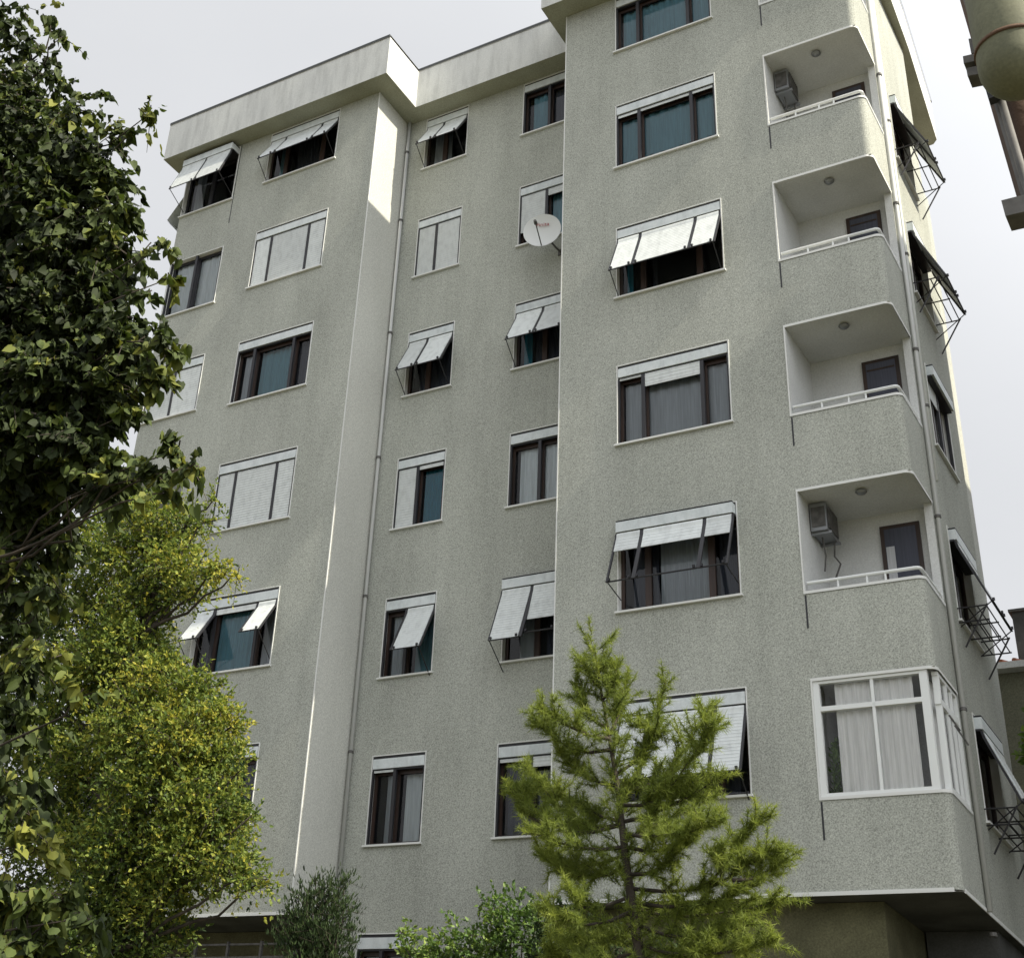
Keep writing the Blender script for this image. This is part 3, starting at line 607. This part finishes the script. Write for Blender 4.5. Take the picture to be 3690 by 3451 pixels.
# ------------------------------------------------------------------ utility pole, upper right
PY = -13.2; pt, pm = at(3500, 0, PY), at(3592 + 18, 368, PY); dr_ = (pt - pm).normalized()
base = pm - dr_ * ((pm.z + 17.95) / dr_.z); topp = pm + dr_ * 2.6
up = empty('utility_pole', base, 'leaning brown pole carrying an olive green round bottomed housing at upper right', 'pole')
hw = CR.normalized(); hh = Vector((hw.x, hw.y, 0)).normalized(); dd = Vector((-hh.y, hh.x, 0))
m = MB(); o_ = hh * .215 + dd * .12
m.tube([base + o_, topp + o_], [.19, .17], 20); m.build('pole', M['poleb'], up, True)
m = MB(); m.tube([base, topp], .018, 8); m.tube([base + dd * .05 + hh * .01, topp + dd * .05 + hh * .01], .018, 8); m.build('conduit', M['steel'], up, True)
def onp(px, py, dy=0): return at(px, py, PY + dy)
m = MB(); ctr = onp(3662, 250, -.38); rr = .150; prof = []
for k in range(9): t = math.pi / 2 * k / 8; prof.append((rr * math.sin(t), -rr * 1.02 * math.cos(t)))
pts = [ctr + Vector((0, 0, z + .02)) for _, z in prof] + [ctr + Vector((0, 0, .11)), ctr + Vector((0, 0, 1.4))]
rad = [max(r, .002) for r, _ in prof] + [rr, rr]
m.tube([p + dr_ * 0 for p in pts], rad, 40); hs = m.build('housing', M['housing'], up, True)
m = MB(); m.tube([ctr + Vector((0, 0, .10)), ctr + Vector((0, 0, .118))], rr + .006, 40); m.build('seam_ring', M['poleb'], up, True)
def block(p0, p1, p2, p3, dy, th, mat='steel', name='bracket'):
    q = [onp(*p, dy) for p in (p0, p1, p2, p3)]; k = Vector((0, th, 0)); m = MB(); i = 0
    m.v = [v - k / 2 for v in q] + [v + k / 2 for v in q]; m.f = [(0,1,2,3), (7,6,5,4), (0,4,5,1), (1,5,6,2), (2,6,7,3), (3,7,4,0)]; m.build(name, M[mat], up)
block((3478, 225), (3640, 188), (3648, 216), (3481, 250), -.02, .09); block((3490, 268), (3650, 234), (3660, 264), (3495, 296), -.02, .09)
block((3495, 155), (3560, 145), (3572, 195), (3505, 207), .02, .06); block((3540, 280), (3590, 275), (3612, 350), (3566, 369), -.03, .05, 'dark')
block((3619, 750), (3800, 705), (3815, 765), (3634, 806), -.02, .12)

# ------------------------------------------------------------------ vegetation
def crown(blobs, twigs_per, leaf_n, tw_len, droop=0.0):
    """blobs: (center, radius vector, weight, tone); returns leaf bases, outward dirs, tones and the twigs"""
    P, D, T_, TW = [], [], [], []
    for c, r, w, tn in blobs:
        c = np.array(c); r = np.array(r) if hasattr(r, '__len__') else np.array([r, r, r])
        nt = max(3, int(twigs_per * w))
        for _ in range(nt):
            d = rnd_dirs(1)[0]; q = c + d * r * RG.uniform(.1, .95) ** .6
            dirn = norm(d * r / r.max() + RG.normal(size=3) * .5 + np.array([0, 0, .15])); ln = tw_len * RG.uniform(.6, 1.3)
            ts = np.sort(RG.uniform(0.05, 1, leaf_n)); bend = np.array([0, 0, -droop * ln])
            pts = q + dirn * (ts[:, None] - .35) * ln + bend * (ts[:, None] ** 2)
            P.append(pts); D.append(norm(np.tile(dirn, (leaf_n, 1)) + RG.normal(size=(leaf_n, 3)) * .75)); T_.append(np.clip(tn + RG.normal(size=leaf_n) * .15 + RG.normal() * .17, 0, 1))
            TW.append([q - dirn * .35 * ln, q + dirn * .2 * ln + bend * .3, q + dirn * .65 * ln + bend])
    return np.concatenate(P), np.concatenate(D), np.concatenate(T_), TW
def wob(p, q, r0, r1, mb, n=5, j=.06, sides=7):
    p, q = Vector(p), Vector(q); L = (q - p).length; pts = []
    for k in range(n + 1):
        t = k / n; o = Vector((R_.uniform(-1, 1), R_.uniform(-1, 1), R_.uniform(-.5, .5))) * L * j * (1 if 0 < k < n else 0); pts.append(p + (q - p) * t + o)
    mb.tube(pts, [r0 + (r1 - r0) * k / n for k in range(n + 1)], sides); return pts
def gz(y): return -17.95 if y < -12 else (-17.95 + 2.75 * (y + 12) / 10.5 if y < -1.5 else -15.2)

# near broad-leaved tree at the left
def px_blobs(rows, Y, spread, tone=.4):
    out = []
    for x, y, r, *e in rows:
        for _ in range(1):
            yy = Y + (e[0] if e else 0); c = at(x, y, yy); s = (c - CC).length / F_PX * r
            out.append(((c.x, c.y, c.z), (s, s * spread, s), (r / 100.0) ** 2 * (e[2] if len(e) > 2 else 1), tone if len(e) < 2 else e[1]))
    return out
Y1 = -13.0
trunk = Vector((2.6, Y1, gz(Y1)))
bt_ = empty('broadleaf_tree', trunk, 'tall tree with large drooping dark green leaves filling the left edge', 'tree')
rows = [(30, 60, 60, 0, .4, .5), (180, 60, 36, 0, .5, .45), (230, 130, 30, 0, .5, .4), (110, 200, 80, 0, .4, .5), (190, 290, 40, 0, .45, .5), (50, 380, 110, 0, .36, .8), (150, 480, 110, 0, .36, .8), (110, 330, 70, 0, .4, .6), (290, 400, 38, 0, .45, .6), (250, 520, 80, 0, .4, .8), (350, 330, 26, 0, .5, .6), (400, 470, 40, 0, .5, .7), (540, 410, 28, 0, .75, .8), (470, 480, 20, 0, .5, .7), (330, 620, 90),
        (80, 620, 150), (250, 760, 130), (390, 640, 50, 0, .45), (420, 760, 50, 0, .5), (100, 880, 170), (300, 900, 120), (440, 870, 50, 0, .5, .7), (590, 870, 24, 0, .6, .7), (530, 900, 22, 0, .6, .6), (400, 1010, 60, 0, .4), (520, 1050, 24, 0, .4, .7), (620, 1000, 20, 0, .75, .8), (100, 1130, 180), (300, 1150, 120), (440, 1170, 60, 0, .45, .8), (450, 1260, 66, 0, .45), (600, 1230, 36, 0, .55), (550, 1330, 36, 0, .5),
        (90, 1380, 180), (280, 1400, 130), (400, 1400, 60, 0, .4), (480, 1480, 28, 0, .5, .7), (110, 1620, 170), (300, 1600, 90, 0, .4, .8), (460, 1690, 38, 0, .5), (640, 1620, 32, 0, .65), (690, 1680, 26, 0, .6), (570, 1700, 30, 0, .5), (600, 1770, 24, 0, .5, .7), (390, 1740, 60, 0, .5, .7),
        (60, 1860, 130, .2), (180, 1900, 60, .3, .45, .6), (50, 2100, 110, .2, .5, .6), (190, 2130, 45, .2, .5, .5), (50, 2350, 90, .2, .45, .5), (150, 2330, 45, 0, .75, .5), (40, 2600, 90, .2, .45, .5), (300, 2480, 30, 0, .75, .4), (40, 2850, 80, 0, .45, .4), (130, 3030, 50, 0, .95, .5), (40, 3250, 90, 0, .5, .5), (220, 3230, 50, 0, .55, .5), (330, 3300, 40, 0, .6, .5), (120, 3420, 80, 0, .5, .5)]
bl = px_blobs(rows, Y1, 2.2, .36)
# the same crown continues outside the frame and behind
for x, y, r in ((-180, 300, 240), (-220, 900, 260), (-220, 1500, 260), (-260, 2100, 200), (-260, 2700, 180)): bl += px_blobs([(x, y, r, .2, .3, .5)], Y1, 2, .3)
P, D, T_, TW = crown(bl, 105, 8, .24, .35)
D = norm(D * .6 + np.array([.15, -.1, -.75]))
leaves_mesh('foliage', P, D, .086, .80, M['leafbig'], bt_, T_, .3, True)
mb = MB(); top1 = at(60, 300, Y1)
mains = wob(trunk, (top1.x - .1, Y1 + .1, top1.z), .17, .03, mb, 14, .012, 10)
for i, (c, r, w, tn) in enumerate(bl):
    k = min(range(len(mains)), key=lambda j: abs(mains[j].z - (c[2] - .6)))
    wob(mains[k], c, .015, .004, mb, 5, .09, 5)
mb.build('trunk', M['bark'], bt_, True)
mb = MB()
for t in TW[::2]: mb.tube(t, [.006, .004, .002], 3, False)
mb.build('twigs', M['bark'], bt_)

# finer tree further away, lower left
Y2 = -6.5
t2 = at(420, 3600, Y2); tr2 = Vector((t2.x, Y2, gz(Y2)))
ft = empty('feathery_tree', tr2, 'yellow green tree with small feathery leaves before the lower left wing', 'tree')
rows = [(420, 1830, 90, 0, .35), (600, 1880, 110, 0, .55), (720, 1880, 45, 0, .45, .7), (770, 1800, 26, 0, .45, .6), (480, 2000, 150), (660, 2040, 100, 0, .6), (780, 2050, 48, 0, .7), (845, 2065, 20, 0, .8, .7), (480, 2240, 115, 0, .5), (650, 2140, 45, 0, .5, .8),
        (400, 2400, 140, 0, .45), (600, 2480, 105, 0, .65), (500, 2360, 110, 0, .5), (600, 2400, 60, 0, .55), (540, 2150, 80, 0, .45), (720, 2480, 70, 0, .5), (790, 2560, 55, 0, .6), (845, 2610, 30, 0, .75), (520, 2640, 160, 0, .55), (700, 2680, 150, 0, .65), (800, 2720, 60, 0, .5), (870, 2770, 22, 0, .35, .6), (560, 2880, 160, 0, .45), (740, 2900, 130, 0, .5), (830, 2930, 50, 0, .4, .8), (915, 2930, 20, 0, .45, .6),
        (480, 3080, 150, 0, .4), (680, 3080, 120, 0, .5), (820, 3100, 80, 0, .5), (900, 3150, 50, 0, .5, .8), (960, 3165, 24, 0, .5, .6), (420, 3260, 140, 0, .35), (560, 3250, 90, 0, .5), (620, 3180, 70, 0, .5), (380, 3420, 150, 0, .3), (540, 3400, 60, 0, .3, .6), (650, 3380, 60, .3, .3, .4)]
rows += [(60, 2150, 120, .5, .5, .8), (50, 2500, 130, .5, .45, .8), (50, 2900, 130, .5, .45, .8), (60, 3300, 130, .5, .4, .8), (150, 2700, 150, .5, .45, .9), (150, 2300, 140, .5, .4, .6), (160, 3100, 150, .5, .45, .6), (300, 2150, 110, 0, .5, .8), (300, 2450, 120, 0, .55, .8), (300, 2750, 130, 0, .5, .8), (320, 3050, 120, 0, .55, .8), (250, 3350, 110, 0, .4, .7), (310, 1930, 70, 0, .4, .7), (250, 1980, 120, .3, .3, .6), (280, 2250, 140, .4, .3, .6), (240, 2600, 160, .4, .3, .6), (240, 2950, 160, .4, .3, .6)]
bl = px_blobs(rows, Y2, 1.6, .5)
P, D, T_, TW = crown(bl, 300, 12, .36, .22)
leaves_mesh('foliage', P, D, .052, .52, M['leaffine'], ft, T_, .3)
mb = MB(); tp = at(560, 2000, Y2); mains = wob(tr2, (tp.x, Y2, tp.z), .13, .02, mb, 12, .02, 9)
for c, r, w, tn in bl:
    k = min(range(len(mains)), key=lambda j: abs(mains[j].z - (c[2] - .8))); wob(mains[k], c, .03, .008, mb, 6, .05, 5)
mb.build('trunk', M['bark'], ft, True)
mb = MB()
for t in TW[::4]: mb.tube(t, [.006, .004, .002], 3, False)
mb.build('twigs', M['bark'], ft)

# pine in the middle
Y3 = -5.0
p_axis = [(2140, 2330), (2165, 2480), (2200, 2680), (2225, 2830), (2240, 2960), (2262, 3150), (2290, 3330), (2310, 3500)]
pax = [at(x, y, Y3) for x, y in p_axis]; pb = Vector((pax[-1].x + .05, Y3, gz(Y3)))
pn = empty('pine_tree', pb, 'young pine with soft yellow green needles in front of the right wing', 'pine tree')
limbs = [ # start on axis (px), mid, end, tip radius
 ((2150, 2420), (2165, 2410), (2180, 2400)), ((2160, 2470), (2120, 2420), (2110, 2400)), ((2170, 2520), (2210, 2460), (2225, 2400)),
 ((2185, 2620), (2110, 2560), (2080, 2480)), ((2195, 2650), (2240, 2540), (2260, 2440)), ((2195, 2660), (2060, 2620), (1960, 2560)), ((2200, 2700), (2060, 2700), (1930, 2600)),
 ((2215, 2790), (2330, 2700), (2400, 2450)), ((2330, 2700), (2360, 2640), (2300, 2610)), ((2225, 2830), (2100, 2790), (2020, 2720)), ((2225, 2850), (2400, 2800), (2550, 2560)), ((2470, 2740), (2530, 2700), (2560, 2620)),
 ((2235, 2900), (2380, 2880), (2510, 2700)), ((2240, 2960), (2100, 2900), (1990, 2850)), ((2240, 2970), (2080, 2970), (1890, 2760)), ((2240, 2970), (2050, 3000), (1860, 2870)), ((1950, 2960), (1890, 2920), (1900, 2830)),
 ((2245, 2960), (2420, 2900), (2590, 2800)), ((2250, 3000), (2400, 3010), (2590, 2960)), ((2250, 3020), (2380, 2960), (2560, 2880)), ((2250, 3050), (2420, 3060), (2500, 3000)),
 ((2250, 3050), (2080, 3050), (1930, 3000)), ((2255, 3080), (2080, 3120), (1960, 3080)), ((2260, 3120), (2120, 3160), (2010, 3130)),
 ((2262, 3150), (2400, 3120), (2440, 3060)), ((2270, 3200), (2540, 3200), (2740, 2950)), ((2560, 3190), (2680, 3120), (2780, 3060)), ((2600, 3180), (2600, 3120), (2580, 3090)), ((2640, 3170), (2760, 3140), (2800, 3120)),
 ((2275, 3250), (2520, 3260), (2720, 3190)), ((2280, 3270), (2480, 3300), (2800, 3250)), ((2270, 3230), (2100, 3270), (2060, 3210)), ((2280, 3280), (2120, 3330), (1990, 3290)), ((2290, 3330), (2150, 3400), (2010, 3380)),
 ((2290, 3330), (2500, 3380), (2700, 3330)), ((2300, 3400), (2500, 3440), (2760, 3400)), ((2300, 3420), (2120, 3470), (1980, 3450)), ((2300, 3440), (2420, 3460), (2560, 3430)), ((2310, 3480), (2500, 3500), (2700, 3490)), ((2310, 3480), (2200, 3500), (2080, 3500))]
mb = MB(); mb.tube([pb] + pax[::-1], [.075, .06, .05, .042, .035, .028, .02, .012, .005], 9)
shoots = []
for li, (a, b, c) in enumerate(limbs):
    dy = R_.uniform(-.7, .7) if li > 3 else 0.1 * R_.uniform(-1, 1)
    A, B, Cc = at(*a, Y3 if li not in (8, 11, 16, 26, 27, 28) else Y3 + prev * .6), at(*b, Y3 + dy * .6), at(*c, Y3 + dy); prev = dy
    # keep the end at its own depth
    pts = [A, A.lerp(B, .5) + Vector((0, 0, -.03)), B, B.lerp(Cc, .5) + Vector((0, 0, -.02)), Cc]; L = (B - A).length + (Cc - B).length
    mb.tube(pts, [.022, .018, .014, .010, .004], 6)
    ns = int(27 * L) + 11
    for k in range(ns):
        t = R_.uniform(.22, 1) if li > 2 else R_.uniform(.1, 1); i = min(3, int(t * 4)); q = pts[i].lerp(pts[i+1], t * 4 - i); al = (pts[i+1] - pts[i]).normalized()
        d = (al * .7 + Vector((R_.gauss(0, .55), R_.gauss(0, .55), R_.gauss(.28, .4)))).normalized(); ln = R_.uniform(.09, .22) * (1.0 if li > 2 else .7)
        shoots.append((np.array(q), np.array(d), ln, t))
        if R_.random() < .55:
            d2 = (d + Vector((R_.gauss(0, .6), R_.gauss(0, .6), R_.gauss(.2, .5)))).normalized(); shoots.append((np.array(q + d * ln * .8), np.array(d2), R_.uniform(.08, .2), t))
    shoots.append((np.array(pts[-2]), np.array((Cc - pts[-2]).normalized()), (Cc - pts[-2]).length + .08, 1))
for k in range(230):
    t = R_.uniform(0, 6.9); i = int(t); q = pax[i].lerp(pax[i+1], t - i); d = Vector((R_.gauss(0, .6), R_.gauss(0, .6), R_.uniform(.3, 1.1))).normalized(); shoots.append((np.array(q) + np.array(d) * R_.uniform(0, .25), np.array(d), R_.uniform(.08, .22), .5))
mb.build('trunk', M['bark'], pn, True)
mb = MB(); VB, NT, TT = [], [], []
for q, d, ln, t in shoots:
    mb.tube([q, q + d * ln], [.005, .002], 3, False)
    n = int(64 * ln / .15); tt = RG.uniform(.05, 1.05, n)
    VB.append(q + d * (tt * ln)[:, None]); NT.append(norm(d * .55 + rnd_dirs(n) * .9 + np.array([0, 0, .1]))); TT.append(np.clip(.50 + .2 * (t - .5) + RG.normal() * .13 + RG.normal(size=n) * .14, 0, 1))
mb.build('twigs', M['bark'], pn)
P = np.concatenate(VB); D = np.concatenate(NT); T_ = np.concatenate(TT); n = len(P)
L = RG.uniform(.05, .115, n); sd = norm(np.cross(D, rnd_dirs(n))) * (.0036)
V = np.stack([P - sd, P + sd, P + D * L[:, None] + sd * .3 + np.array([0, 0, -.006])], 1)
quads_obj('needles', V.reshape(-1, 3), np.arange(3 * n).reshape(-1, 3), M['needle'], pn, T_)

# shrubs at the foot of the building
def shrub(name, rows, Y, mat, leaf, wid, tw, ln, tl, label, cat, upright=0.0, base=None, wmul=1.0):
    bl = px_blobs(rows, Y, 1.3, .45); c0 = Vector(bl[0][0]); b0 = Vector((c0.x if base is None else base, Y, gz(Y)))
    s = empty(name, b0, label, cat)
    P, D, T_, TW = crown(bl, tw, ln, tl, -.05 if upright else .15)
    if upright: D = norm(D * .5 + np.array([0, 0, upright]))
    leaves_mesh('foliage', P, D, leaf, wid, mat, s, T_)
    mb = MB()
    for c, r, w, tn in bl: wob(b0 + Vector((R_.uniform(-.1, .1), R_.uniform(-.1, .1), 0)), c, .022, .008, mb, 6, .03, 5)
    for t in TW[::3]: mb.tube(t, [.005, .003, .002], 3, False)
    mb.build('stems', M['bark'], s)
shrub('feathery_shrub', [(1140, 3330, 90), (1190, 3230, 60), (1100, 3240, 45), (1080, 3400, 90), (1200, 3400, 80), (1240, 3180, 28, 0, .5, .8), (1140, 3170, 25, 0, .5, .6), (1230, 3290, 50), (1150, 3500, 110), (1060, 3300, 40)], -1.0, M['shrubdark'], .070, .26, 300, 9, .30, 'dark feathery upright shrub below the drainpipe corner', 'shrub', .9)
shrub('leafy_shrub', [(1850, 3300, 90, 0, .4), (1780, 3260, 55, 0, .4), (1760, 3380, 90, 0, .5), (1880, 3390, 100, 0, .3), (1650, 3400, 80, 0, .55), (1560, 3430, 60, 0, .6), (1460, 3370, 35, 0, .7), (1500, 3420, 55, 0, .65), (1440, 3345, 14, 0, .7, .8), (1930, 3280, 50, 0, .3), (1600, 3470, 90), (1750, 3480, 120), (1960, 3440, 90, 0, .25)], -1.6, M['shrublite'], .062, .6, 110, 8, .24, 'bright green leafy shrub beside the foot of the pine', 'shrub')
shrub('dark_shrub', [(2000, 3340, 80, 0, .3), (2080, 3400, 90, 0, .2), (1990, 3440, 80, 0, .3), (2200, 3440, 110, 0, .2), (2450, 3460, 120, 0, .2), (2080, 3290, 40, 0, .3)], -2.4, M['shrubdark'], .06, .6, 90, 8, .24, 'dark shrub in shade behind the base of the pine', 'shrub')
shrub('garden_tree', [(3740, 2700, 75, 0, .6), (3700, 2690, 30, 0, .7), (3800, 2800, 90), (3850, 2600, 100)], 6.5, M['shrublite'], .10, .6, 60, 8, .4, 'green leaves of a garden tree at the right edge of the picture', 'tree', base=9.0)
